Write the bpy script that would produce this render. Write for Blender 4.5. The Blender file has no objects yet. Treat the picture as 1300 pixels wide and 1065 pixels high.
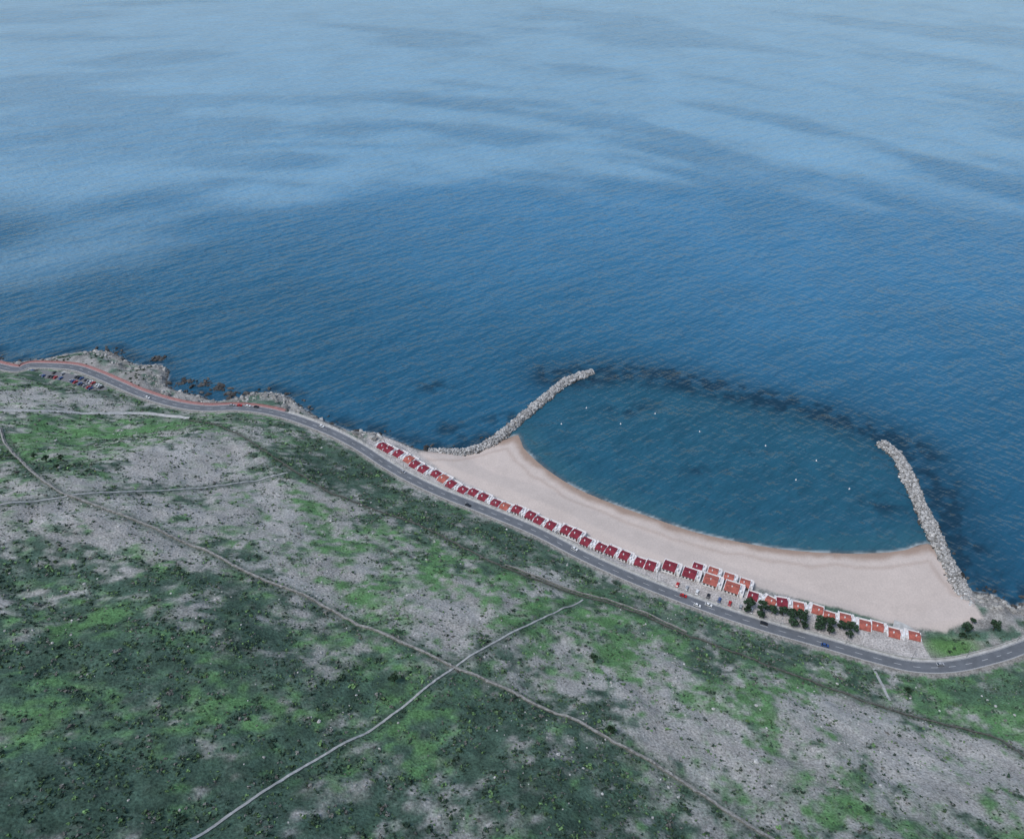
import bpy, bmesh, math
import numpy as np
from mathutils import Vector
rng=np.random.default_rng(11)
sc=bpy.context.scene
SUN_EL,SUN_AZ=55,235
# ------------------------------------------------------------------ site plan (metres, x = along coast, y = out to sea)
ROAD=[(-448,568),(-421,570),(-385,567),(-360,556),(-334,541),(-308,526),(-276,512),(-249,506),(-224,507),(-200,503),(-176,494),(-155,483),(-134,470),(-113,454),(-93,436),(-74,421),(-50,405),(-16,386),(16,367),(46,345),(74,327),(101,312),(127,299),(152,288),(181,277),(204,268),(224,262),(246,262),(272,268),(293,275)]
ROAD=[(-900,760),(-600,640)]+ROAD+[(360,300),(500,330),(700,340)]
COAST=[(-900,790),(-600,668),(-465,593),(-422,594),(-399,605),(-371,608),(-352,593),(-333,584),(-316,586),(-304,573),(-299,552),(-279,541),(-261,534),(-245,528),(-227,535),(-209,542),(-190,535),(-170,516),(-147,498),(-129,488),(-110,486),(-87,474),(-70,464),(-40,464),(-20,474)]
BAY=[(-6,478),(5,484),(9,468),(24,445),(46,422),(73,404),(99,390),(124,377),(154,367),(184,360),(214,357),(241,357),(263,360),(280,366)]
COAST_R=[(287,350),(289,325),(302,321),(309,312),(318,315),(400,350),(520,385),(720,400)]
SHORE=COAST+BAY+COAST_R
LAND=SHORE+[(720,-120),(-900,-120)]
SANDEDGE=[(-72,456),(-52,434),(-17,410),(16,388),(48,367),(77,350),(102,342),(140,331),(171,318),(206,306),(235,294),(256,290),(271,297)]
SAND=SANDEDGE+[(283,300),(287,350)]+BAY[::-1]+[(-40,464)]
GL=[(-64,461),(-36,462),(-15,475),(3,499),(27,532),(48,559),(71,574)]
GR=[(289,473),(296,454),(292,418),(288,382),(285,346),(283,317),(281,300)]
WEED=[(35,567),(84,571),(138,565),(183,546),(231,523),(265,507),(289,486),(312,466),(314,429),(304,388),(300,344)]
SPOTS=[(-6,507),(-51,491),(-68,552),(189,463),(142,441),(165,438),(98,518),(264,404),(-273,552),(-31,481)]
HOUSES=[(-100,454),(-75,434),(-51,416),(-28,400),(-5,387),(16,375),(37,362),(56,350),(75,339),(92,331)]
H2=[(159,306),(175,302),(191,295),(208,289),(224,283)]
TREES=[(142,303),(149,301),(155,299),(161,298),(165,295),(170,293),(181,291),(186,289),(192,288),(197,286),(268,290),(282,288)]
A=[(-337,403),(-309,368),(-247,308),(-218,294),(-186,282),(-159,272),(-127,255),(-94,243),(-70,229),(-47,218),(-24,206),(-3,198),(23,185),(45,172),(60,164),(76,151),(90,138),(96,133),(110,118)]
B=[(41,294),(4,246),(-26,206),(-49,170),(-72,141),(-88,118),(-95,108)]
C=[(-251,278),(-229,301),(-202,328),(-175,357),(-148,386)]
D=[(-246,470),(-200,442),(-175,416),(-141,388),(-107,368),(-65,354),(-34,334),(-5,312),(32,300),(68,290),(97,273),(128,257),(156,241),(183,225),(213,214),(231,205),(236,191)]
E=[(-420,430),(-360,438),(-323,464),(-288,483),(-250,479)]
FP=[(201,260),(197,243),(194,230)]
GZ=[(-292,428),(-252,470),(-127,333),(-69,267),(-59,251),(-40,295),(22,279),(-4,248),(61,245),(85,211),(102,203),(236,230),(245,208),(-98,308),(-161,332),(141,234),(175,234),(-165,198),(-102,164),(-149,153),(-47,177)]
GR_=[30,18,22,18,16,18,26,14,24,24,16,28,14,20,12,20,16,20,22,20,24]
KZ=[(-160,173),(-109,185),(-160,232),(-64,183),(-82,144),(-207,236),(-16,175),(0,348),(-46,365),(-109,402),(-138,413),(38,191),(-265,329),(101,240),(152,262),(184,235),(15,146),(-132,120)]
KR=[46,46,24,32,46,22,32,24,24,24,22,18,12,12,14,10,34,56]
WZ=[(-203,383),(-233,281),(-200,280),(-169,268),(-140,332),(-99,261),(-24,259),(-164,367),(51,210),(85,184),(149,205),(181,193),(218,191),(79,235),(18,305),(-362,466),(-329,495)]
WR=[36,24,28,20,30,22,26,18,22,26,28,28,24,16,11,24,18]
# ------------------------------------------------------------------ helpers
def h01(xi,yi,s):
    h=(xi*374761393+yi*668265263+s*1442695041)&0xffffffff
    h=((h^(h>>13))*1274126177)&0xffffffff
    h=h^(h>>16); return (h&0xffffff)/16777215.0
def vnoise(x,y,s):
    xi=np.floor(x).astype(np.int64); yi=np.floor(y).astype(np.int64)
    fx=x-xi; fy=y-yi; fx=fx*fx*(3-2*fx); fy=fy*fy*(3-2*fy)
    a=h01(xi,yi,s); b=h01(xi+1,yi,s); c=h01(xi,yi+1,s); d=h01(xi+1,yi+1,s)
    return (a*(1-fx)+b*fx)*(1-fy)+(c*(1-fx)+d*fx)*fy
def fbm(x,y,scale,o=4,s=1):
    t=0;a=.5;n=0;x=x/scale;y=y/scale
    for i in range(o):
        cs,sn=math.cos(.6*i),math.sin(.6*i)
        t=t+a*vnoise(x*cs-y*sn,x*sn+y*cs,s+i*17); n+=a;a*=.5;x=x*2;y=y*2
    return t/n
def ss(a,b,x):
    t=np.clip((x-a)/(b-a),0,1); return t*t*(3-2*t)
def spl(pts,step=3.0):
    p=np.array(pts,float); p=np.vstack([2*p[0]-p[1],p,2*p[-1]-p[-2]]); out=[]
    for i in range(1,len(p)-2):
        L=np.linalg.norm(p[i+1]-p[i]); n=max(2,int(L/step))
        for k in range(n):
            t=k/n
            out.append(.5*((2*p[i])+(-p[i-1]+p[i+1])*t+(2*p[i-1]-5*p[i]+4*p[i+1]-p[i+2])*t*t+(-p[i-1]+3*p[i]-3*p[i+1]+p[i+2])*t**3))
    out.append(p[-2]); return np.array(out)
def seg(X,Y,pts):
    best=np.full(X.shape,1e18); side=np.zeros(X.shape)
    for (x0,y0),(x1,y1) in zip(pts[:-1],pts[1:]):
        dx,dy=x1-x0,y1-y0; L=dx*dx+dy*dy+1e-9
        t=np.clip(((X-x0)*dx+(Y-y0)*dy)/L,0,1)
        ex=X-x0-t*dx; ey=Y-y0-t*dy; d=ex*ex+ey*ey
        m=d<best; best=np.where(m,d,best); side=np.where(m,dx*ey-dy*ex,side)
    return np.sqrt(best)*np.where(side>=0,1,-1)
def inside(X,Y,poly):
    r=np.zeros(X.shape,bool); n=len(poly)
    for i in range(n):
        x0,y0=poly[i]; x1,y1=poly[(i+1)%n]
        if y0==y1: continue
        r^=((y0>Y)!=(y1>Y))&(X<(x1-x0)*(Y-y0)/(y1-y0)+x0)
    return r
def sdist(X,Y,poly,line=None):
    d=np.abs(seg(X,Y,line if line is not None else list(poly)+[poly[0]]))
    return np.where(inside(X,Y,poly),d,-d)
ROADS=spl(ROAD,7.0)
SHS=list(map(tuple,spl(SHORE,9.0)))
LANDS=SHS+[(720,-120),(-900,-120)]
def height(X,Y):
    d=seg(X,Y,ROADS)            # + seaward
    c=sdist(X,Y,LANDS,SHS)
    sdd=sdist(X,Y,SAND)
    wb=ss(-14,-2,sdd)
    rn=fbm(X,Y,14,4,5)
    z_r=np.minimum(9.5,c*.42+(rn-.45)*7*ss(0,8,c)+.2)
    z_r=np.where(c<0,np.maximum(-8,c*.35+(rn-.5)*2.0),z_r)
    z_b=np.where(c>0,np.minimum(c*.055,4.3),np.maximum(-8,c*.09))
    z=z_r*(1-wb)+z_b*wb
    emb=np.where(d<5.6,9.9,np.maximum(4.4-np.maximum(0,d-32)*.2,9.9-(d-5.6)*3.5))
    z=np.where(c>0,np.maximum(z,emb*ss(0,5,c)),z)
    pk=np.exp(-(np.hypot(X+370,(Y-548)*1.3)/34)**4)
    di=np.maximum(0,-d-7-24*pk)
    hill=9.9+.5*di+(fbm(X,Y,70,4,9)-.5)*16*ss(5,70,di)+(fbm(X,Y,9,3,21)-.5)*2.4*ss(1,20,di)
    z=np.where(d<0,hill,z)
    cl=np.minimum(372-.2*np.maximum(0,-Y),358-3.3*Y+(fbm(X,Y,18,4,31)-.5)*14)
    z=np.where(d<0,np.maximum(z,np.where(Y<75,cl,-99)),z)
    return z,d,c,sdd
xs=np.unique(np.concatenate([np.arange(-900,-480,5),np.arange(-480,340,1.5),np.arange(340,721,6)]))
ys=np.unique(np.concatenate([np.arange(-120,60,4),np.arange(60,625,1.5),np.arange(625,800,5)]))
GX,GY=np.meshgrid(xs,ys)
GZt,Dd,Cc,Sd=height(GX,GY)
def ground(x,y):
    x=np.asarray(x,float);y=np.asarray(y,float)
    i=np.clip(np.searchsorted(xs,x)-1,0,len(xs)-2); j=np.clip(np.searchsorted(ys,y)-1,0,len(ys)-2)
    fx=(x-xs[i])/(xs[i+1]-xs[i]); fy=(y-ys[j])/(ys[j+1]-ys[j])
    return (GZt[j,i]*(1-fx)+GZt[j,i+1]*fx)*(1-fy)+(GZt[j+1,i]*(1-fx)+GZt[j+1,i+1]*fx)*fy
def np_mesh(name,V,Fc,mat,cols=None,smooth=False,link=True):
    V=np.asarray(V,np.float32);Fc=np.asarray(Fc,np.int32);k=Fc.shape[1]
    me=bpy.data.meshes.new(name); me.vertices.add(len(V)); me.vertices.foreach_set('co',V.ravel())
    me.loops.add(Fc.size); me.loops.foreach_set('vertex_index',Fc.ravel())
    me.polygons.add(len(Fc)); me.polygons.foreach_set('loop_start',np.arange(0,Fc.size,k,dtype=np.int32))
    me.polygons.foreach_set('use_smooth',np.full(len(Fc),smooth))
    me.update(calc_edges=True)
    for n,cv in (cols or {}).items():
        at=me.attributes.new(n,'FLOAT_COLOR','POINT')
        a=np.ones((len(V),4),np.float32);a[:,:3]=cv; at.data.foreach_set('color',a.ravel())
    me.materials.append(mat)
    ob=bpy.data.objects.new(name,me)
    if link: sc.collection.objects.link(ob)
    return ob
# ------------------------------------------------------------------ materials
def mat(name,col=(.5,.5,.5),rough=.8,spec=.3,attr=None,nscale=None,namt=.3,bump=0,bscale=5,metal=0,amt_attr=None):
    m=bpy.data.materials.new(name);m.use_nodes=True;nt=m.node_tree;b=nt.nodes['Principled BSDF']
    b.inputs['Roughness'].default_value=rough;b.inputs['Specular IOR Level'].default_value=spec;b.inputs['Metallic'].default_value=metal
    tc=nt.nodes.new('ShaderNodeTexCoord')
    src=None;am=None
    if attr:
        a=nt.nodes.new('ShaderNodeAttribute');a.attribute_name=attr;src=a.outputs['Color']
    if amt_attr:
        a2=nt.nodes.new('ShaderNodeAttribute');a2.attribute_name=amt_attr;am=a2.outputs['Fac']
    if nscale:
        n=nt.nodes.new('ShaderNodeTexNoise');n.inputs['Scale'].default_value=nscale;n.inputs['Detail'].default_value=6;n.inputs['Roughness'].default_value=.65
        nt.links.new(tc.outputs['Object'],n.inputs['Vector'])
        mr=nt.nodes.new('ShaderNodeMapRange');mr.inputs[1].default_value=.3;mr.inputs[2].default_value=.7;mr.inputs[3].default_value=-namt;mr.inputs[4].default_value=namt
        nt.links.new(n.outputs['Fac'],mr.inputs[0])
        ma=nt.nodes.new('ShaderNodeMath');ma.operation='MULTIPLY_ADD';nt.links.new(mr.outputs[0],ma.inputs[0]);ma.inputs[1].default_value=1;ma.inputs[2].default_value=1
        if am: nt.links.new(am,ma.inputs[1])
        mx=nt.nodes.new('ShaderNodeVectorMath');mx.operation='SCALE'
        if src: nt.links.new(src,mx.inputs[0])
        else: mx.inputs[0].default_value=col
        nt.links.new(ma.outputs[0],mx.inputs['Scale']);src=mx.outputs[0]
    if src: nt.links.new(src,b.inputs['Base Color'])
    else: b.inputs['Base Color'].default_value=(*col,1)
    if bump:
        n2=nt.nodes.new('ShaderNodeTexNoise');n2.inputs['Scale'].default_value=bscale;n2.inputs['Detail'].default_value=5
        nt.links.new(tc.outputs['Object'],n2.inputs['Vector'])
        bp=nt.nodes.new('ShaderNodeBump');bp.inputs['Distance'].default_value=bump
        if am: nt.links.new(am,bp.inputs['Strength'])
        nt.links.new(n2.outputs['Fac'],bp.inputs['Height']);nt.links.new(bp.outputs[0],b.inputs['Normal'])
    return m
M={}
M['terrain']=mat('hillside_ground',attr='albedo',nscale=.95,namt=.55,bump=.5,bscale=.9,spec=.1,rough=.95,amt_attr='grain')
M['asphalt']=mat('asphalt',(.13,.14,.155),.9,nscale=.15,namt=.2)
M['lot']=mat('parking_asphalt',(.17,.17,.175),.9,nscale=.2,namt=.2)
M['paint']=mat('road_paint',(.7,.7,.7),.7)
M['pave']=mat('red_paving',(.33,.18,.17),.9,nscale=.3,namt=.2)
M['kerb']=mat('kerb_stone',(.42,.41,.40),.9,nscale=.5,namt=.15)
M['rub']=mat('rubble_wall',(.27,.265,.25),.95,nscale=.8,namt=.5,bump=.3,bscale=2)
M['dwall']=mat('dark_rubble_wall',(.10,.10,.09),.95,nscale=.8,namt=.5,bump=.3,bscale=2)
M['track']=mat('track_earth',(.22,.22,.20),.95,nscale=.3,namt=.4)
M['conc']=mat('concrete',(.42,.415,.40),.9,nscale=.4,namt=.3)
M['rock']=mat('boulder',attr='tint',nscale=.8,namt=.35,bump=.3,bscale=1.5,spec=.15,rough=.95)
M['leaf']=mat('foliage',attr='tint',nscale=1.6,namt=.4,bump=.25,bscale=5,spec=.1,rough=.95)
M['bark']=mat('bark',(.10,.075,.055),.95,nscale=3,namt=.3)
M['white']=mat('white_render',(.80,.79,.79),.85,nscale=.4,namt=.07)
M['wtile']=mat('white_terrace_tiles',(.62,.58,.57),.85,nscale=.6,namt=.15)
M['crim']=mat('crimson_roof_tiles',(.20,.022,.038),.75,nscale=.5,namt=.45,bump=.1,bscale=4)
M['terra']=mat('terracotta_roof_tiles',(.36,.105,.08),.8,nscale=.5,namt=.4,bump=.1,bscale=4)
M['glass']=mat('window_glass',(.02,.03,.04),.15,.6)
M['wood']=mat('door_wood',(.12,.05,.03),.6)
M['tyre']=mat('tyre_rubber',(.02,.02,.02),.9)
M['steel']=mat('galvanised_steel',(.4,.4,.4),.5,metal=.6)
CARC={'w':(.75,.75,.75),'r':(.45,.02,.02),'k':(.02,.02,.025),'s':(.35,.36,.38),'b':(.03,.08,.25)}
for k,v in CARC.items(): M['car'+k]=mat('car_paint_'+k,v,.35,.5)
# ------------------------------------------------------------------ terrain
def zone(X,Y,pts,rad):
    w=np.zeros(X.shape)
    for (x,y),r in zip(pts,rad): w=np.maximum(w,np.exp(-((X-x)**2+(Y-y)**2)/(r*r*1.3)))
    return w
wx=(fbm(GX,GY,28,3,41)-.5)*26; wy=(fbm(GX,GY,28,3,47)-.5)*26
zg=zone(GX+wx,GY+wy,GZ,GR_);zk=zone(GX+wx,GY+wy,KZ,KR);zw=zone(GX+wx,GY+wy,WZ,WR)
n1=fbm(GX,GY,15,6,51);n2=fbm(GX,GY,15,6,61);n3=fbm(GX,GY,11,6,71);n4=fbm(GX,GY,4,3,81)
hf=lambda s:(fbm(GX,GY,3.8,3,s)-.5)*1.8
sG=zg*1.0+.14+(n1-.5)*1.9+hf(201);sK=zk*1.05+.18+(n2-.5)*1.7+hf(211);sW=zw*1.15+.24+(n3-.5)*1.7+hf(221)
k=5.0;eG,eK,eW=np.exp(k*sG),np.exp(k*sK),np.exp(k*sW);su=eG+eK+eW;eG/=su;eK/=su;eW/=su
def c3(*a): return np.array(a)
lush=c3(.115,.235,.095)[None,None]*(.6+.8*n4[...,None]); scr=c3(.066,.112,.082)[None,None]*(.5+1.0*n4[...,None]); ear=c3(.40,.382,.358)[None,None]*(.66+.68*n2[...,None])
alb=lush*eG[...,None]+scr*eK[...,None]+ear*eW[...,None]
bank=np.exp(-((-Dd-22)/16)**2)*(Dd<0)*ss(.35,.6,n1)*.8
alb=alb*(1-bank[...,None])+scr*bank[...,None]
dD=np.abs(seg(GX,GY,spl(D,6)));t=(np.exp(-(dD/3.5)**2)*.8)[...,None];alb=alb*(1-t)+scr*.8*t
dA=np.minimum(np.abs(seg(GX,GY,spl(A,6))),np.abs(seg(GX,GY,spl(C,6))));dA=np.minimum(dA,np.abs(seg(GX,GY,spl(B,6))))
t=(np.exp(-((dA-1.5)/2.6)**2)*.62)[...,None];alb=alb*(1-t)+scr*.9*t
cf=ss(60,45,GY)[...,None];alb=alb*(1-cf)+c3(.36,.35,.33)*cf
rockc=c3(.27,.26,.245)*(.5+1.0*n4[...,None]); gr=ss(.50,.62,fbm(GX,GY,18,4,91))[...,None]*ss(4,10,Cc)[...,None]
rockc=rockc*(1-gr)+scr*1.2*gr
rockc=np.where((Cc<1.5)[...,None],rockc*.45,rockc)
sn=fbm(GX,GY,30,4,97)[...,None];snf=fbm(GX,GY,5,3,99)[...,None]
sandc=c3(.545,.465,.415)*(.86+.15*sn+.12*snf)
wet=ss(9,2,Cc+ (n3-.5)*7)[...,None]; sandc=sandc*(1-wet)+c3(.34,.25,.20)*wet
berm=np.exp(-((Cc-13-(n1-.5)*7)/1.6)**2)[...,None]*.45; sandc=sandc*(1-berm)+c3(.37,.28,.23)*berm
wsand=ss(-2,1,Sd+(n4-.5)*3)[...,None]
sea_side=rockc*(1-wsand)+sandc*wsand
lawn=(np.exp(-(np.hypot(GX-252,(GY-276)*1.6)/17)**4))[...,None];sea_side=sea_side*(1-lawn)+c3(.10,.20,.07)*(.6+.8*n4[...,None])*lawn
yard=(ss(31,27,Dd)*(GX>-112)*(GX<236))[...,None]*(1-ss(-1,2,Sd))[...,None];sea_side=sea_side*(1-yard)+c3(.42,.39,.37)*(.7+.6*n4[...,None])*yard
alb=np.where((Dd>0)[...,None],sea_side,alb)
road_edge=(np.abs(Dd)<6.5)[...,None];alb=np.where(road_edge,c3(.25,.24,.22)*(.7+.6*n4[...,None]),alb)
grain=1-.8*(wsand[...,0]*(Dd>0))
ny,nx=GX.shape
idx=np.arange(nx*ny).reshape(ny,nx)
Fq=np.stack([idx[:-1,:-1],idx[:-1,1:],idx[1:,1:],idx[1:,:-1]],-1).reshape(-1,4)
zz=GZt.ravel();keep=zz[Fq].max(1)>-6;Fq=Fq[keep]
V=np.stack([GX,GY,GZt],-1).reshape(-1,3)
terr=np_mesh('hillside_terrain',V,Fq,M['terrain'],{'albedo':alb.reshape(-1,3),'grain':np.repeat(grain.reshape(-1,1),3,1)},smooth=True)
# ------------------------------------------------------------------ sea
def grow(a,b,step,far,g=1.045):
    mid=list(np.arange(a,b,step));l=[];s=step;x=a
    while x>-far: s*=g;x-=s;l.append(x)
    r=[];s=step;x=mid[-1]
    while x<far: s*=g;x+=s;r.append(x)
    return np.array(l[::-1]+mid+r)
wxs=grow(-520,420,2.2,40000,1.025);wys=grow(270,720,2.2,40000,1.018);wys=wys[wys>-3000]
SX,SY=np.meshgrid(wxs,wys)
cD=-sdist(SX,SY,LANDS,SHS[::2]) if False else -sdist(SX,SY,LANDS,SHS)
sn1=fbm(SX,SY,60,4,3);sn2=fbm(SX,SY,12,4,7)
BAYPOLY=BAY+GR[:5][::-1]+[(265,500),(200,535),(130,555)]+[(71,574),(48,559),(27,532),(3,499)]
ib=ss(-14,8,sdist(SX,SY,BAYPOLY)+(sn2-.5)*14)
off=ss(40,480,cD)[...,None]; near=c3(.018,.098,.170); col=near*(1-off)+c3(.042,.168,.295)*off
dist=np.hypot(SX,SY)+1
ww=fbm(SX/dist*4,np.log(dist)*7,1.0,4,301)          # slicks that widen offshore; their pale sheen is painted into the colour
w2_=fbm(SX/dist*7+4+np.log(dist)*3,np.log(dist)*15+SX/dist*4,1.0,6,311)
w2_=w2_*ss(200,600,cD)+.5*(1-ss(200,600,cD))
bnd=1080-.05*SX-280*np.exp(-((SX+560)/260)**2)+(ww-.5)*600
sf=ss(-140,260,SY-bnd+(w2_-.5)*500)
streak=ss(.40,.52,w2_)
slick_sheen=np.clip(sf*(.60+.40*streak),0,1)
calm=np.clip(slick_sheen+.25*ss(.52,.62,w2_)*ss(300,800,cD),0,1)
far=c3(.150,.300,.420);sl=slick_sheen[...,None];col=col*(1-sl)+far*sl  # bright sky sheen of the far water mixed into its base colour
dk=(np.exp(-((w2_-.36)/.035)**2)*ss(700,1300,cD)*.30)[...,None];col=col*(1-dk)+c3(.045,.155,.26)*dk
vf=ss(700,2600,dist)[...,None]*.35;col=col*(1-vf)+c3(.22,.38,.50)*vf*1.0  # distance haze painted into the sea colour, paler further out
col=col*(.90+.20*sn1[...,None])*(.92+.16*w2_[...,None])
ibm=ib[...,None];bay=c3(.018,.090,.140)*(.84+.32*sn2[...,None]);col=col*(1-ibm)+bay*ibm
sh=(ss(26,2,cD)*ib)[...,None];col=col*(1-sh*.5)+c3(.04,.125,.15)*sh*.5
wd=np.abs(seg(SX,SY,spl(WEED,8)))
wk=np.exp(-(wd/(12+13*sn2))**2)*(.55+.7*ss(.36,.58,fbm(SX,SY,8,5,13)))
halo=np.exp(-((wd-8)/24)**2)*.45*(1-ib);wk=np.maximum(wk,halo)
for (x,y),r in zip(SPOTS,[18,16,16,9,10,8,20,18,12,16]):
    wk=np.maximum(wk,.85*np.exp(-(((SX-x)/r)**2+((SY-y)/(r*.6))**2))*ss(.36,.6,fbm(SX,SY,8,5,17)))
rs=ss(24,4,cD)*(1-ib)*(.4+.7*ss(.4,.6,sn2));wk=np.maximum(wk,rs*.8)
wk=np.clip(wk,0,.92)[...,None];col=col*(1-wk)+c3(.008,.034,.060)*wk
edge=(ss(3.5,-.5,cD+(sn2-.5)*3)*ib)[...,None];col=col*(1-edge*.7)+c3(.17,.15,.12)*edge*.7
foam=(ss(1.8,.2,cD)*ss(.40,.56,sn2))[...,None]*.6;col=col*(1-foam)+c3(.5,.55,.56)*foam
m=bpy.data.materials.new('sea_water');m.use_nodes=True;nt=m.node_tree;b=nt.nodes['Principled BSDF'];M['sea']=m
def N(t,**k):
    n=nt.nodes.new(t)
    for a,v in k.items(): setattr(n,a,v)
    return n
at=N('ShaderNodeAttribute',attribute_name='seabed_haze');nt.links.new(at.outputs['Color'],b.inputs['Base Color'])  # water and weed tones plus the painted haze and sheen
ac=N('ShaderNodeAttribute',attribute_name='calm')
b.inputs['IOR'].default_value=1.333
tc=N('ShaderNodeTexCoord')
def noise(sx,sy,rot,detail,dist=0,rough=.55):
    mp=N('ShaderNodeMapping',vector_type='TEXTURE');mp.inputs['Scale'].default_value=(sx,sy,1);mp.inputs['Rotation'].default_value=(0,0,math.radians(rot))
    n=N('ShaderNodeTexNoise');n.inputs['Scale'].default_value=1;n.inputs['Detail'].default_value=detail;n.inputs['Distortion'].default_value=dist;n.inputs['Roughness'].default_value=rough
    nt.links.new(tc.outputs['Object'],mp.inputs[0]);nt.links.new(mp.outputs[0],n.inputs['Vector']);return n.outputs['Fac']
def math_(op,a,c):
    n=N('ShaderNodeMath',operation=op)
    for i,v in enumerate((a,c)):
        if isinstance(v,(int,float)): n.inputs[i].default_value=v
        else: nt.links.new(v,n.inputs[i])
    return n.outputs[0]
mr=N('ShaderNodeMapRange');nt.links.new(ac.outputs['Fac'],mr.inputs[0]);mr.inputs[3].default_value=1.3;mr.inputs[4].default_value=1.0
w1=noise(17,6.5,36,2);w2=noise(10,5,-38,1);w3=noise(70,30,30,2)
hh=math_('ADD',math_('MULTIPLY',w1,2.3),math_('ADD',math_('MULTIPLY',w2,1.1),math_('MULTIPLY',w3,4.5)))
hh=math_('MULTIPLY',hh,mr.outputs[0])
bp=N('ShaderNodeBump');bp.inputs['Distance'].default_value=1.0;nt.links.new(hh,bp.inputs['Height']);nt.links.new(bp.outputs[0],b.inputs['Normal'])
b.inputs['Roughness'].default_value=.2
ny,nx=SX.shape;idx=np.arange(nx*ny).reshape(ny,nx)
Fs=np.stack([idx[:-1,:-1],idx[:-1,1:],idx[1:,1:],idx[1:,:-1]],-1).reshape(-1,4)
np_mesh('sea',np.stack([SX,SY,np.zeros_like(SX)],-1).reshape(-1,3),Fs,M['sea'],{'seabed_haze':col.reshape(-1,3),'calm':np.repeat(calm.reshape(-1,1),3,1)},smooth=True)
# ------------------------------------------------------------------ ribbons (roads, walls, paths)
def ribbon(name,line,o0,o1,ztop,thick,mt,jit=0,gap=None):
    p=np.asarray(line,float);t=np.gradient(p,axis=0);t/=np.linalg.norm(t,axis=1)[:,None]
    nrm=np.stack([-t[:,1],t[:,0]],1)
    a=p+nrm*o0;c=p+nrm*o1
    if callable(ztop): z=np.maximum(np.maximum(ztop(a[:,0],a[:,1]),ztop(c[:,0],c[:,1])),ztop(p[:,0],p[:,1]))
    else: z=np.full(len(p),float(ztop))
    if jit: z=z+rng.uniform(-jit,jit,len(p));a=a+rng.normal(size=a.shape)*jit*.6;c=c+rng.normal(size=a.shape)*jit*.6
    n=len(p);V=np.vstack([np.c_[a,z-thick],np.c_[a,z],np.c_[c,z],np.c_[c,z-thick]])
    Fc=[]
    for i in range(n-1):
        if gap and gap(i): continue
        for k_ in range(3): Fc.append((k_*n+i,k_*n+i+1,(k_+1)*n+i+1,(k_+1)*n+i))
    Fc=[f[::-1] for f in Fc]
    return np_mesh(name,V,Fc,mt)
rl=spl(ROAD,3.0)
ribbon('coast_road',rl,-3.6,3.6,10.0,.6,M['asphalt'])
ribbon('road_centre_line',spl(ROAD,2.0),-.07,.07,10.008,.003,M['paint'],gap=lambda i:i%5>1)
ribbon('road_edge_line',rl,3.25,3.35,10.008,.003,M['paint'])
ribbon('road_edge_line',rl,-3.35,-3.25,10.008,.003,M['paint'])
ribbon('kerb',rl,3.6,3.8,10.13,.7,M['kerb'])
ribbon('kerb',rl,-3.9,-3.6,10.13,.7,M['kerb'])
iL=int(np.argmin(np.hypot(rl[:,0]+180,rl[:,1]-497)))
ribbon('red_promenade',rl[:iL],3.8,6.2,10.12,1.5,M['pave'])
ribbon('pavement',rl[iL:],3.8,5.3,10.12,1.5,M['conc'])
ribbon('parapet_wall',rl[iL:],5.3,5.6,10.9,6.2,M['conc'])
ribbon('parapet_wall',rl[:iL],6.2,6.5,10.9,2.5,M['pave'])
gz=lambda dz:(lambda x,y:ground(x,y)+dz)
ribbon('stone_wall',spl(A,1.3),-.38,.38,gz(.9),2.4,M['rub'],jit=.24)
ribbon('footpath',spl(A,2.0),.5,1.2,gz(.15),1.4,M['track'],jit=.12)
ribbon('concrete_stairway',spl(B,1.2),-.45,.45,gz(.4),1.7,M['conc'],jit=.07)
ribbon('footpath',spl(C,1.5),-.5,.5,gz(.3),1.6,M['conc'],jit=.1)
ribbon('stone_wall',spl(D,1.5),-.35,.35,gz(.6),1.8,M['dwall'],jit=.25)
ribbon('hill_track',spl(E,2),-1.6,1.6,gz(.15),2.0,M['conc'])
ribbon('concrete_stairway',spl(FP,1.5),-.7,.7,gz(.3),1.5,M['conc'])
ribbon('drainage_channel',spl(D[7:11],2),2.4,2.9,gz(.2),1,M['rub'],jit=.1)
ribbon('service_road',spl([(214,272),(222,275),(231,279),(237,284),(235,291),(228,296)],2),-3,3,4.75,.8,M['conc'])
ribbon('parking_lot',spl([(-420,560),(-402,558),(-380,553),(-358,543),(-340,531)],3),-8,3,9.98,.4,M['lot'])
# ------------------------------------------------------------------ scatter masses
def ico(sub,seed,flat=.7,amp=.3):
    bm=bmesh.new();bmesh.ops.create_icosphere(bm,subdivisions=sub,radius=1)
    r=np.random.default_rng(seed);V=np.array([v.co[:] for v in bm.verts]);Fc=np.array([[v.index for v in f.verts] for f in bm.faces]);bm.free()
    V*=(1+r.uniform(-amp,amp,len(V)))[:,None];V[:,2]*=flat;return V,Fc
def clump(seed,n=26):
    """low shrub: many small upright leaf clusters spread through a dome"""
    r=np.random.default_rng(seed);V=[];Fc=[]
    for _ in range(n):
        d=r.normal(size=3);d[2]=abs(d[2]);d/=np.linalg.norm(d);p=d*r.uniform(.25,1)*np.array([1,1,.8]);u=r.normal(size=3);u/=np.linalg.norm(u)
        w=np.cross(u,d);w/=np.linalg.norm(w)+1e-6;s=r.uniform(.28,.5);o=len(V);V+=[p-u*s,p+w*s+d*.15,p+u*s,];Fc.append((o,o+1,o+2))
        o=len(V);V+=[p-u*s,p+u*s,p-w*s*.9+d*.1];Fc.append((o,o+1,o+2))
    return np.array(V),np.array(Fc)
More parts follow.
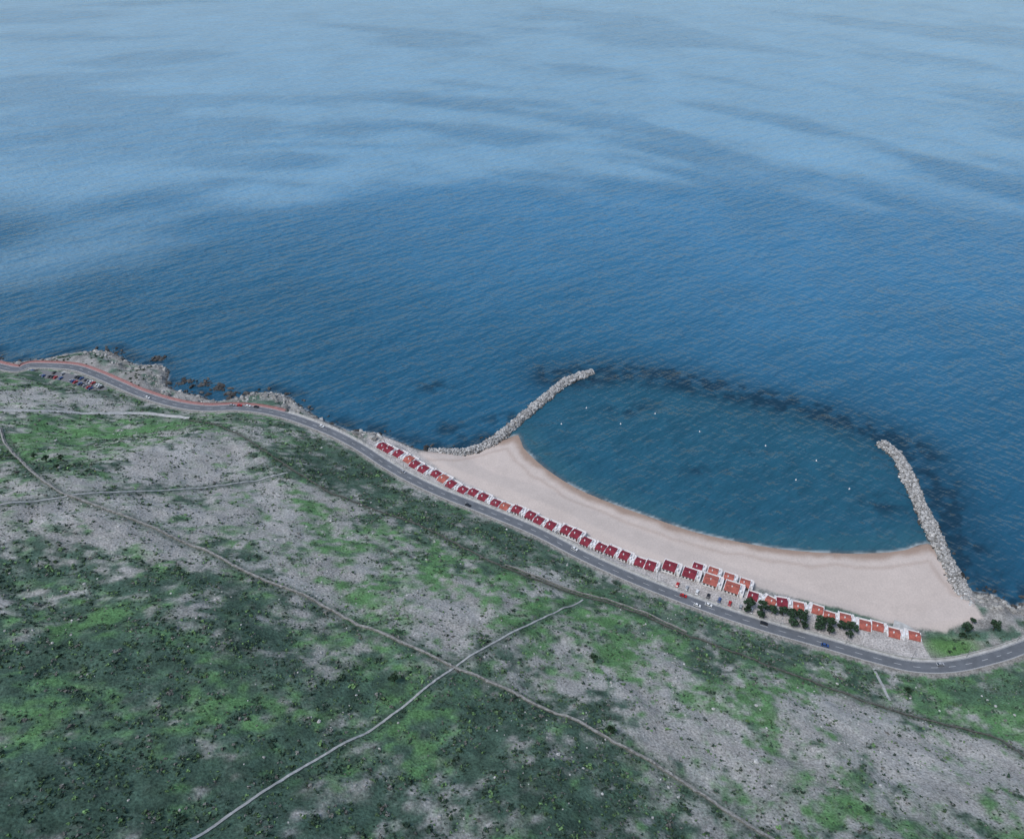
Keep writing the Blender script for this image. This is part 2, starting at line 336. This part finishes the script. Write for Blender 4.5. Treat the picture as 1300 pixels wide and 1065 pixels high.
def scatter(name,temps,pos,scale,cols,mt,full=False):
    pos=np.asarray(pos);n=len(pos);which=rng.integers(0,len(temps),n);Vs=[];Fs=[];Cs=[];o=0
    for k_,(tv,tf) in enumerate(temps):
        s=np.where(which==k_)[0]
        if not len(s): continue
        a=rng.uniform(0,6.28,len(s));v=np.repeat(tv[None],len(s),0)*scale[s][:,None,:]
        if full:
            b_=rng.uniform(0,6.28,len(s));cy,sy=np.cos(b_)[:,None],np.sin(b_)[:,None]
            v=np.stack([v[...,0],v[...,1]*cy-v[...,2]*sy,v[...,1]*sy+v[...,2]*cy],-1)
        ca,sa=np.cos(a)[:,None],np.sin(a)[:,None]
        v=np.stack([v[...,0]*ca-v[...,1]*sa,v[...,0]*sa+v[...,1]*ca,v[...,2]],-1)+pos[s][:,None,:]
        nv=len(tv);Fs.append((tf[None]+(np.arange(len(s))*nv)[:,None,None]+o).reshape(-1,3));Vs.append(v.reshape(-1,3))
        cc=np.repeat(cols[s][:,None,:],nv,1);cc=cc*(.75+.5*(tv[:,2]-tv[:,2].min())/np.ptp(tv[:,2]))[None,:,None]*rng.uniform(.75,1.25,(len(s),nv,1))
        Cs.append(cc.reshape(-1,3));o+=nv*len(s)
    return np_mesh(name,np.vstack(Vs),np.vstack(Fs),mt,{'tint':np.vstack(Cs)})
nC=330000;px=rng.uniform(-460,330,nC);py=rng.uniform(88,540,nC)
dd=seg(px,py,ROADS[::2]);ok=(dd<-9);px,py,dd=px[ok],py[ok],dd[ok]
i=np.clip(np.searchsorted(xs,px)-1,0,len(xs)-2);j=np.clip(np.searchsorted(ys,py)-1,0,len(ys)-2)
K_,W_,G_=eK[j,i],eW[j,i],eG[j,i]
dens=.46*K_+.15*W_+.16*G_+.25*np.exp(-((dd+20)/12)**2)
dDs=np.abs(seg(px,py,D));dens+=.5*np.exp(-((dDs-2.2)/1.8)**2)
cl_=fbm(px,py,6,3,101);dens*=ss(.34,.62,cl_)*1.4
pa=np.minimum(np.minimum(np.abs(seg(px,py,A)),np.abs(seg(px,py,B))),np.minimum(np.abs(seg(px,py,C)),np.abs(seg(px,py,E))))
dens+=.3*np.exp(-((pa-2.6)/1.4)**2)
ok=(rng.random(len(px))<dens)&(pa>1.5)&(py>75)
px,py,K_,W_=px[ok],py[ok],K_[ok],W_[ok];n=len(px)
sz=rng.lognormal(-.60,.42,n).clip(.25,2.0)*(.85+.25*K_)
base=c3(.050,.085,.060)[None]*np.ones((n,1));r=rng.random((n,1));yl=rng.random((n,1))
base=np.where(r>.66,c3(.095,.155,.080)[None],base);base=np.where(r>.87,c3(.15,.26,.11)[None],base);base=np.where(r<.14,c3(.18,.18,.165)[None],base)
base=np.where((yl>.9994)&(px[:,None]<-230),c3(.45,.38,.05)[None],base)
base=base*rng.uniform(.65,1.3,(n,1))
pos=np.c_[px,py,ground(px,py)-.05];scl=np.c_[sz,sz*rng.uniform(.7,1,n),sz*rng.uniform(.6,.95,n)]
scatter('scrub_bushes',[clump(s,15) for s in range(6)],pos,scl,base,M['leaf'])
n=11000;px=rng.uniform(-400,320,n);py=rng.uniform(110,500,n);dd=seg(px,py,ROADS)
i=np.clip(np.searchsorted(xs,px)-1,0,len(xs)-2);j=np.clip(np.searchsorted(ys,py)-1,0,len(ys)-2)
ok=(dd<-8)&(rng.random(n)<(eW[j,i]*.5+.14)*ss(.4,.6,fbm(px,py,15,3,131))*1.6);px,py=px[ok],py[ok];n=len(px);sz=rng.lognormal(-1.0,.45,n).clip(.15,1.3)
T_R=[ico(1,s+50,.75,.3) for s in range(6)]
scatter('field_stones',T_R,np.c_[px,py,ground(px,py)+.05],np.c_[sz,sz*.8,sz*.8],c3(.40,.395,.38)[None]*rng.uniform(.6,1.15,(n,1)),M['rock'])
def breakwater(line,half,top,seed):
    p=spl(line,1.0);t=np.gradient(p,axis=0);t/=np.linalg.norm(t,axis=1)[:,None];nn=np.stack([-t[:,1],t[:,0]],1)
    m_=len(p)*13;k_=rng.integers(0,len(p),m_);o=rng.uniform(-1,1,m_)*half
    hw=half*(.90+.10*np.sin(k_*.13+seed)+.08*np.sin(k_*.41+seed));o=o*hw/half
    z=top*(1-(np.abs(o)/hw)**2.0)*1.0-.2+rng.uniform(-.4,.4,m_)
    q=p[k_]+nn[k_]*o[:,None]+rng.uniform(-.5,.5,(m_,2))
    s=rng.lognormal(-.18,.32,m_).clip(.4,1.8)
    cc=np.where((z<.35)[:,None],c3(.11,.105,.10)[None],c3(.43,.42,.405)[None])*rng.uniform(.55,1.15,(m_,1))
    ob=scatter('rock_breakwater',T_R,np.c_[q,z],np.c_[s*1.1,s*.85,s*.9],cc,M['rock'],full=True)
    offs=[-1,-.6,0,.6,1];V=[];n_=len(p)
    for f in offs: V.append(np.c_[p+nn*half*f,np.full(n_,top*(1-abs(f)**2)-1.0)])
    F_=[(k2*n_+i2+1,k2*n_+i2,(k2+1)*n_+i2,(k2+1)*n_+i2+1) for k2 in range(4) for i2 in range(n_-1)]
    core=np_mesh('rubble_core',np.vstack(V),F_,M['rub']);core.parent=ob
breakwater(GL,5.2,2.5,0);breakwater(GR,5.9,2.8,2)
n=60000;px=rng.uniform(-480,330,n);py=rng.uniform(285,620,n);c=sdist(px,py,LANDS,SHS);s_=sdist(px,py,SAND);dr=seg(px,py,ROADS)
cln=fbm(px,py,12,3,111)
ok=(dr>7)&(c>-8)&(c<16)&(s_<-3)&(rng.random(n)<ss(.38,.58,cln)*np.where(c<0,.45,.75))&~((px>-100)&(px<240)&(dr<26))&~((px>-12)&(px<283)&(py>345))
px,py,c=px[ok],py[ok],c[ok]
ex=[]
for cx,cy,rr in [(-268,556,9),(-252,549,7),(-285,560,7),(-240,540,5),(-322,596,6)]:
    for _ in range(60): ex.append((cx+rng.normal()*rr*.5,cy+rng.normal()*rr*.35))
ex=np.array(ex);px=np.r_[px,ex[:,0]];py=np.r_[py,ex[:,1]];c=np.r_[c,np.full(len(ex),-1.)];n=len(px)
sz=rng.lognormal(-.05,.5,n).clip(.4,3.2)
zz_=np.where(c>0,ground(px,py),rng.uniform(-.9,.3,n))
cc=np.where((zz_<.7)[:,None],c3(.08,.078,.075)[None],c3(.36,.35,.33)[None])*rng.uniform(.55,1.2,(n,1))
scatter('shore_rocks',T_R+[ico(2,s+70,.8,.22) for s in range(3)],np.c_[px,py,zz_],np.c_[sz*1.2,sz*.8,sz*.9],cc,M['rock'],full=True)
n=12000;px=rng.uniform(-480,330,n);py=rng.uniform(270,610,n);c=sdist(px,py,LANDS,SHS);s_=sdist(px,py,SAND);dr=seg(px,py,ROADS)
ok=(dr>8)&(c>9)&(s_<-5)&((px<-115)|(px>238))&(rng.random(n)<ss(.42,.6,fbm(px,py,14,3,121)));px,py=px[ok],py[ok];n=len(px);sz=rng.uniform(.5,1.5,n)
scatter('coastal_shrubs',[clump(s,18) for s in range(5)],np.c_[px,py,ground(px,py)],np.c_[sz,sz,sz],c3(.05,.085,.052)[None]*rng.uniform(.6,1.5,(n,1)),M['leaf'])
# ------------------------------------------------------------------ box builder for houses, cars
class MB:
    def __init__(s): s.v=[];s.f=[]
    def box(s,x0,x1,y0,y1,z0,z1):
        o=len(s.v);s.v+=[(x0,y0,z0),(x1,y0,z0),(x1,y1,z0),(x0,y1,z0),(x0,y0,z1),(x1,y0,z1),(x1,y1,z1),(x0,y1,z1)]
        s.f+=[tuple(o+k for k in q) for q in [(3,2,1,0),(4,5,6,7),(0,1,5,4),(1,2,6,5),(2,3,7,6),(3,0,4,7)]]
    def prism(s,x0,x1,prof):
        o=len(s.v);n=len(prof);s.v+=[(x0,y,z) for y,z in prof]+[(x1,y,z) for y,z in prof]
        s.f+=[(o+i,o+(i+1)%n,o+n+(i+1)%n,o+n+i) for i in range(n)]
        s.f+=[tuple(o+i for i in range(n))[::-1],tuple(o+n+i for i in range(n))]
    def mesh(s,name,mt):
        me=bpy.data.meshes.new(name);me.from_pydata(s.v,[],s.f);me.materials.append(mt);me.update()
        bm=bmesh.new();bm.from_mesh(me);bmesh.ops.recalc_face_normals(bm,faces=bm.faces);bm.to_mesh(me);bm.free();return me
def house_parts(roofm,w=9.4,st=2,depth=6.6,tag='',side=2.1):
    hw=w/2;sp=hw-side;e=2.7*st;d0,d1=-depth/2,depth/2
    a=MB();a.box(-hw+.3,sp,d0,d1,0,e);a.box(sp,hw-.3,d0+1.2,d1+1.5,0,e-.6)
    a.box(-hw+.3,sp,d1,d1+3.4,0,e-2.7)
    for x in (-hw,sp-.2,hw-.35):
        a.box(x,x+.35,d0-.3,d1+.25,0,e+.75 if x!=hw-.35 else e+.3)
    a.box(-hw,-hw+.35,d1+.25,d1+3.6,0,e-1.5);a.box(sp-.2,sp+.15,d1+.25,d1+3.6,0,e-1.5)
    a.box(-hw+.35,sp-.2,d1+3.4,d1+3.6,0,e-1.8)
    a.box(sp+.15,hw-.35,d0+1.0,d0+1.2,0,e+.2);a.box(sp+.15,hw-.35,d1+1.5,d1+1.7,0,e+.2)
    a.box(sp+.3,sp+1.5,d0+1.5,d0+3.2,e-.6,e+1.3)
    a.box(-1.9,-1.2,-1.2,-.6,e,e+2.3)
    r=MB();x0,x1=-hw+.35,sp-.2
    r.prism(x0,x1,[(d0-.45,e+.02),(d0-.45,e+.2),(-.3,e+1.6),(d1+.45,e+.2),(d1+.45,e+.02),(-.3,e+1.35)])
    p=MB();p.box(-hw+.35,sp-.2,d1+.01,d1+3.4,e-2.7,e-2.62);p.box(sp+.15,hw-.35,d0+1.2,d1+1.5,e-.6,e-.52)
    g=MB()
    for s_ in range(st):
        zb=.9+2.7*s_
        for x in np.arange(-hw+1.0,sp-1.6,2.3):
            g.box(x,x+1.2,d0-.05,d0+.02,zb,zb+1.2)
            if s_==st-1: g.box(x,x+1.7,d1-.02,d1+.05,zb-.8,zb+1.3)
            else: g.box(x,x+1.3,d1+3.55,d1+3.65,zb,zb+1.0)
    fr=MB()
    for s_ in range(st):
        zb=.9+2.7*s_
        for x in np.arange(-hw+1.0,sp-1.6,2.3): fr.box(x-.08,x+1.28,d0-.12,d0,zb-.1,zb-.0)
    dr=MB();dr.box(sp-1.5,sp-.6,d0-.06,d0+.02,.05+2.7*(st-1),2.15+2.7*(st-1));dr.box(sp+.7,sp+1.6,d0+.94,d0+1.02,.1,2.2)
    return [('walls',a.mesh('walls'+tag,M['white'])),('roof',r.mesh('roof'+tag,roofm)),('terrace_floor',p.mesh('terrace'+tag,M['wtile'])),('windows',g.mesh('windows'+tag,M['glass'])),('window_sills',fr.mesh('sills'+tag,M['kerb'])),('door',dr.mesh('door'+tag,M['wood']))]
def place(name,parts,x,y,z,ang,s=(1,1,1)):
    e=bpy.data.objects.new(name,None);sc.collection.objects.link(e);e.location=(x,y,z);e.rotation_euler=(0,0,ang);e.scale=s
    for n_,me in parts:
        o=bpy.data.objects.new(n_,me);sc.collection.objects.link(o);o.parent=e
PC=house_parts(M['crim'],tag='c');PT=house_parts(M['terra'],tag='t')
PA=house_parts(M['terra'],w=13,st=3,depth=8.5,tag='a',side=3);PB=house_parts(M['crim'],w=12.5,st=3,depth=8,tag='b',side=3)
def along(line,pitch):
    p=spl(line,.5);d=np.r_[0,np.cumsum(np.linalg.norm(np.diff(p,axis=0),axis=1))];o=[]
    for s in np.arange(pitch/2,d[-1],pitch):
        i=min(np.searchsorted(d,s),len(p)-2);t=p[i+1]-p[i];t/=np.linalg.norm(t);o.append((p[i],t))
    return o
for k_,(p,t) in enumerate(along([(-105,458)]+HOUSES,9.0)):
    nn=np.array([-t[1],t[0]]);q=p+nn*(3.4+(1.5 if (k_//2)%2 else -.1)+rng.uniform(-.5,.5))
    sy=rng.uniform(.92,1.08)
    place('terraced_house',PT if k_ in (3,7,13) else PC,q[0],q[1],4.35+rng.uniform(-.3,.5),math.atan2(t[1],t[0]),(.96 if k_%3 else -.96,sy,1))
for k_,(p,t) in enumerate(along([(152,311)]+H2+[(233,280)],9.0)):
    nn=np.array([-t[1],t[0]]);q=p+nn*(1.5+(1.2 if k_%2 else -.5));sy=rng.uniform(.85,1.05)
    place('terraced_house',PT if k_!=1 else PC,q[0],q[1],4.3,math.atan2(t[1],t[0]),(.96 if k_%3 else -.96,sy,1))
for k_,(x,y,pt,zz2) in enumerate([(101,334,PB,0),(112.5,328.5,PB,-.4),(124.5,322.5,PA,.2),(136.5,317,PA,-.3),(119,336.5,PC,-1),(128,332.5,PT,-.5),(137,328,PT,-.9),(146,323.5,PT,-1.2),(148,312,PC,.1)]):
    place('apartment_building',pt,x,y,4.2+zz2,math.atan2(-.42,.9),(.93,.9,.95))
# ------------------------------------------------------------------ cars
def car_mesh(k_):
    me=bpy.data.meshes.new('car_'+k_);bm=bmesh.new()
    def prism(prof,hw0,hw1,mi):
        vs=[[bm.verts.new((x,s*(hw0 if z<.95 else hw1),z)) for x,z in prof] for s in (-1,1)]
        n=len(prof);fs=[bm.faces.new(vs[0][::-1]),bm.faces.new(vs[1])]
        for i in range(n): fs.append(bm.faces.new((vs[0][i],vs[0][(i+1)%n],vs[1][(i+1)%n],vs[1][i])))
        for f in fs:f.material_index=mi
    prism([(-2.1,.3),(2.1,.3),(2.15,.6),(2.0,.78),(1.0,.92),(-1.9,.94),(-2.15,.7)],.87,.87,0)
    prism([(1.0,.93),(.35,1.36),(-1.3,1.38),(-1.85,.945)],.78,.64,1)
    prism([(.3,1.37),(.3,1.45),(-1.25,1.46),(-1.25,1.39)],.66,.64,0)
    for x in (-1.3,1.3):
        for s in (-1,1):
            r=bmesh.ops.create_cone(bm,cap_ends=True,segments=12,radius1=.32,radius2=.32,depth=.2)
            for v in r['verts']:
                a,b_,c_=v.co;v.co=(x+a,s*.82+c_,.32+b_)
            for f in {f for v in r['verts'] for f in v.link_faces}: f.material_index=2
    bmesh.ops.recalc_face_normals(bm,faces=bm.faces);bm.to_mesh(me);bm.free()
    for q in (M['car'+k_],M['glass'],M['tyre']): me.materials.append(q)
    return me
CM={k_:car_mesh(k_) for k_ in CARC}
def car(x,y,z,a,k_):
    o=bpy.data.objects.new('parked_car',CM[k_]);sc.collection.objects.link(o);o.location=(x,y,z);o.rotation_euler=(0,0,a)
keys=list(CARC)
pl=along([(-420,560),(-402,558),(-380,553),(-358,543),(-340,531)],2.9)
for p,t in pl:
    nn=np.array([-t[1],t[0]]);a=math.atan2(t[1],t[0])+math.pi/2
    for o_ in (-5.6,.6):
        if rng.random()<.6: q=p+nn*o_;car(q[0],q[1],9.99,a,'kswkbsr'[rng.integers(7)])
rs=along(ROAD[2:],1.0)
def road_at(x,off):
    p,t=min(rs,key=lambda r_:abs(r_[0][0]-x));nn=np.array([-t[1],t[0]]);q=p+nn*off;return q,math.atan2(t[1],t[0])
for x,off,k_ in [(104,1.7,'r'),(112,-1.7,'w'),(118,1.7,'w'),(-80,1.8,'s'),(-30,-1.7,'k'),(40,1.7,'w'),(180,-1.7,'b'),(240,1.7,'s'),(-215,2.6,'w'),(-208,2.6,'k'),(-228,2.6,'s'),(-300,-1.7,'w'),(-222,2.6,'r'),(148,1.7,'k'),(-150,1.7,'w')]:
    q,a=road_at(x,off);car(q[0],q[1],10.005,a,k_)
for x in range(98,150,6):
    q,a=road_at(x,8.6);car(q[0],q[1],float(ground(q[0],q[1]))+.05,a+1.57,keys[(x*7)%5])
# ------------------------------------------------------------------ street lamps, buoys
lm=MB()
lm.box(-.09,.09,-.09,.09,0,8);lm.box(-.05,.05,-1.8,.05,7.9,8.0);lm.box(-.16,.16,-2.4,-1.7,7.82,7.98);lm.box(-.2,.2,-.2,.2,0,.35)
lme=lm.mesh('street_lamp',M['steel'])
for x in range(-320,300,34):
    q,a=road_at(x,4.3);o=bpy.data.objects.new('street_lamp',lme);sc.collection.objects.link(o);o.location=(q[0],q[1],10.1);o.rotation_euler=(0,0,a)
bm=bmesh.new();prof=[(.0,-.5),(.45,-.35),(.6,0),(.5,.3),(.18,.7),(.07,1.3),(0,1.35)];rings=[]
for r_,z_ in prof: rings.append([bm.verts.new((max(r_,.01)*math.cos(a*math.pi/6),max(r_,.01)*math.sin(a*math.pi/6),z_)) for a in range(12)])
for a_,b_ in zip(rings[:-1],rings[1:]):
    for q in range(12): bm.faces.new((a_[q],a_[(q+1)%12],b_[(q+1)%12],b_[q]))
bme=bpy.data.meshes.new('buoy');bm.to_mesh(bme);bm.free();bme.materials.append(M['white'])
for x,y in [(62,520),(88,498),(118,512),(150,488),(198,470),(232,452),(246,420),(210,430),(40,498)]:
    o=bpy.data.objects.new('swimming_buoy',bme);sc.collection.objects.link(o);o.location=(x,y,.1)
# ------------------------------------------------------------------ trees
def tree_mesh(seed,h=6.5,cr=3.2):
    r=np.random.default_rng(seed);V=[];Fc=[];mi=[];C=[]
    def tube(p0,p1,r0,r1):
        o=len(V);d=Vector(p1)-Vector(p0);u=d.orthogonal().normalized();w=d.cross(u).normalized()
        for p,rr in ((p0,r0),(p1,r1)):
            for k_ in range(6):
                a=k_*math.pi/3;V.append(tuple(Vector(p)+(u*math.cos(a)+w*math.sin(a))*rr));C.append((.1,.08,.06))
        for k_ in range(6): Fc.append((o+k_,o+(k_+1)%6,o+6+(k_+1)%6,o+6+k_));mi.append(1)
    tube((0,0,-.5),(.15,.1,h*.45),.28,.18);cs=[]
    for k_ in range(8):
        a=k_*.785+r.uniform(-.3,.3);rr=cr*r.uniform(.35,.8);z=h*r.uniform(.55,.9);e=(math.cos(a)*rr,math.sin(a)*rr,z);tube((.15,.1,h*r.uniform(.3,.45)),e,.12,.04);cs.append((e,r.uniform(.9,1.5)))
    cs.append(((0,0,h*.95),1.3))
    for (c_,R_) in cs:
        tone=r.uniform(.6,1.4)
        for _ in range(130):
            d=r.normal(size=3);d/=np.linalg.norm(d);p=np.array(c_)+d*R_*r.uniform(.5,1.05)*np.array([1,1,.75])
            a=r.normal(size=3);a/=np.linalg.norm(a);b_=np.cross(a,d)+r.normal(size=3)*.3;s=r.uniform(.16,.34);o=len(V)
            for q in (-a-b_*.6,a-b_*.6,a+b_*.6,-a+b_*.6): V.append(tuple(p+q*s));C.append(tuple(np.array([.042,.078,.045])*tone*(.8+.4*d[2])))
            Fc.append((o,o+1,o+2,o+3));mi.append(0)
    ob=np_mesh('t',V,Fc,M['leaf'],{'tint':np.array(C)},link=False);me=ob.data;bpy.data.objects.remove(ob)
    me.materials.append(M['bark']);me.polygons.foreach_set('material_index',mi);me.name='tree_mesh';return me
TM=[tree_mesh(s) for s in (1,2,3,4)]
def tree(x,y,s,nm='pine_tree'):
    o=bpy.data.objects.new(nm,TM[rng.integers(4)]);sc.collection.objects.link(o);o.location=(x,y,float(ground(x,y)));o.scale=(s,s,s*rng.uniform(.85,1.1));o.rotation_euler=(0,0,rng.uniform(0,6))
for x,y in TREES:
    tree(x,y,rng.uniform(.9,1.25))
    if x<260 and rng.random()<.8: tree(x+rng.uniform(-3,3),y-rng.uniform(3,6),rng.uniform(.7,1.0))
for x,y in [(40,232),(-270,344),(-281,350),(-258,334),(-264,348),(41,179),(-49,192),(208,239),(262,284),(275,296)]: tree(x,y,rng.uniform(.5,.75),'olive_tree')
# ------------------------------------------------------------------ light, sky, camera
w=bpy.data.worlds.new('World');sc.world=w;w.use_nodes=True;nt=w.node_tree;bg=nt.nodes['Background']
sky=nt.nodes.new('ShaderNodeTexSky');sky.sky_type='NISHITA';sky.sun_disc=False;sky.sun_elevation=math.radians(SUN_EL);sky.sun_rotation=math.radians(SUN_AZ)
sky.altitude=300;sky.dust_density=2.0;sky.air_density=1.3
nt.links.new(sky.outputs[0],bg.inputs[0]);bg.inputs[1].default_value=.15
L=bpy.data.lights.new('sun','SUN');L.energy=2.2;L.angle=math.radians(18);L.color=(.97,.98,1.0)
lo=bpy.data.objects.new('sun',L);sc.collection.objects.link(lo)
az,el=math.radians(SUN_AZ),math.radians(SUN_EL);lo.rotation_euler=Vector((math.sin(az)*math.cos(el),math.cos(az)*math.cos(el),math.sin(el))).to_track_quat('Z','Y').to_euler()
cd=bpy.data.cameras.new('camera');cam=bpy.data.objects.new('camera',cd);sc.collection.objects.link(cam);sc.camera=cam
cd.sensor_width=36;cd.lens=36*982/1300;cd.clip_start=1;cd.clip_end=100000
cam.location=(0,0,380);cam.rotation_euler=(math.radians(53),0,0)
sc.view_settings.view_transform='Standard';sc.view_settings.look='None';sc.view_settings.exposure=0
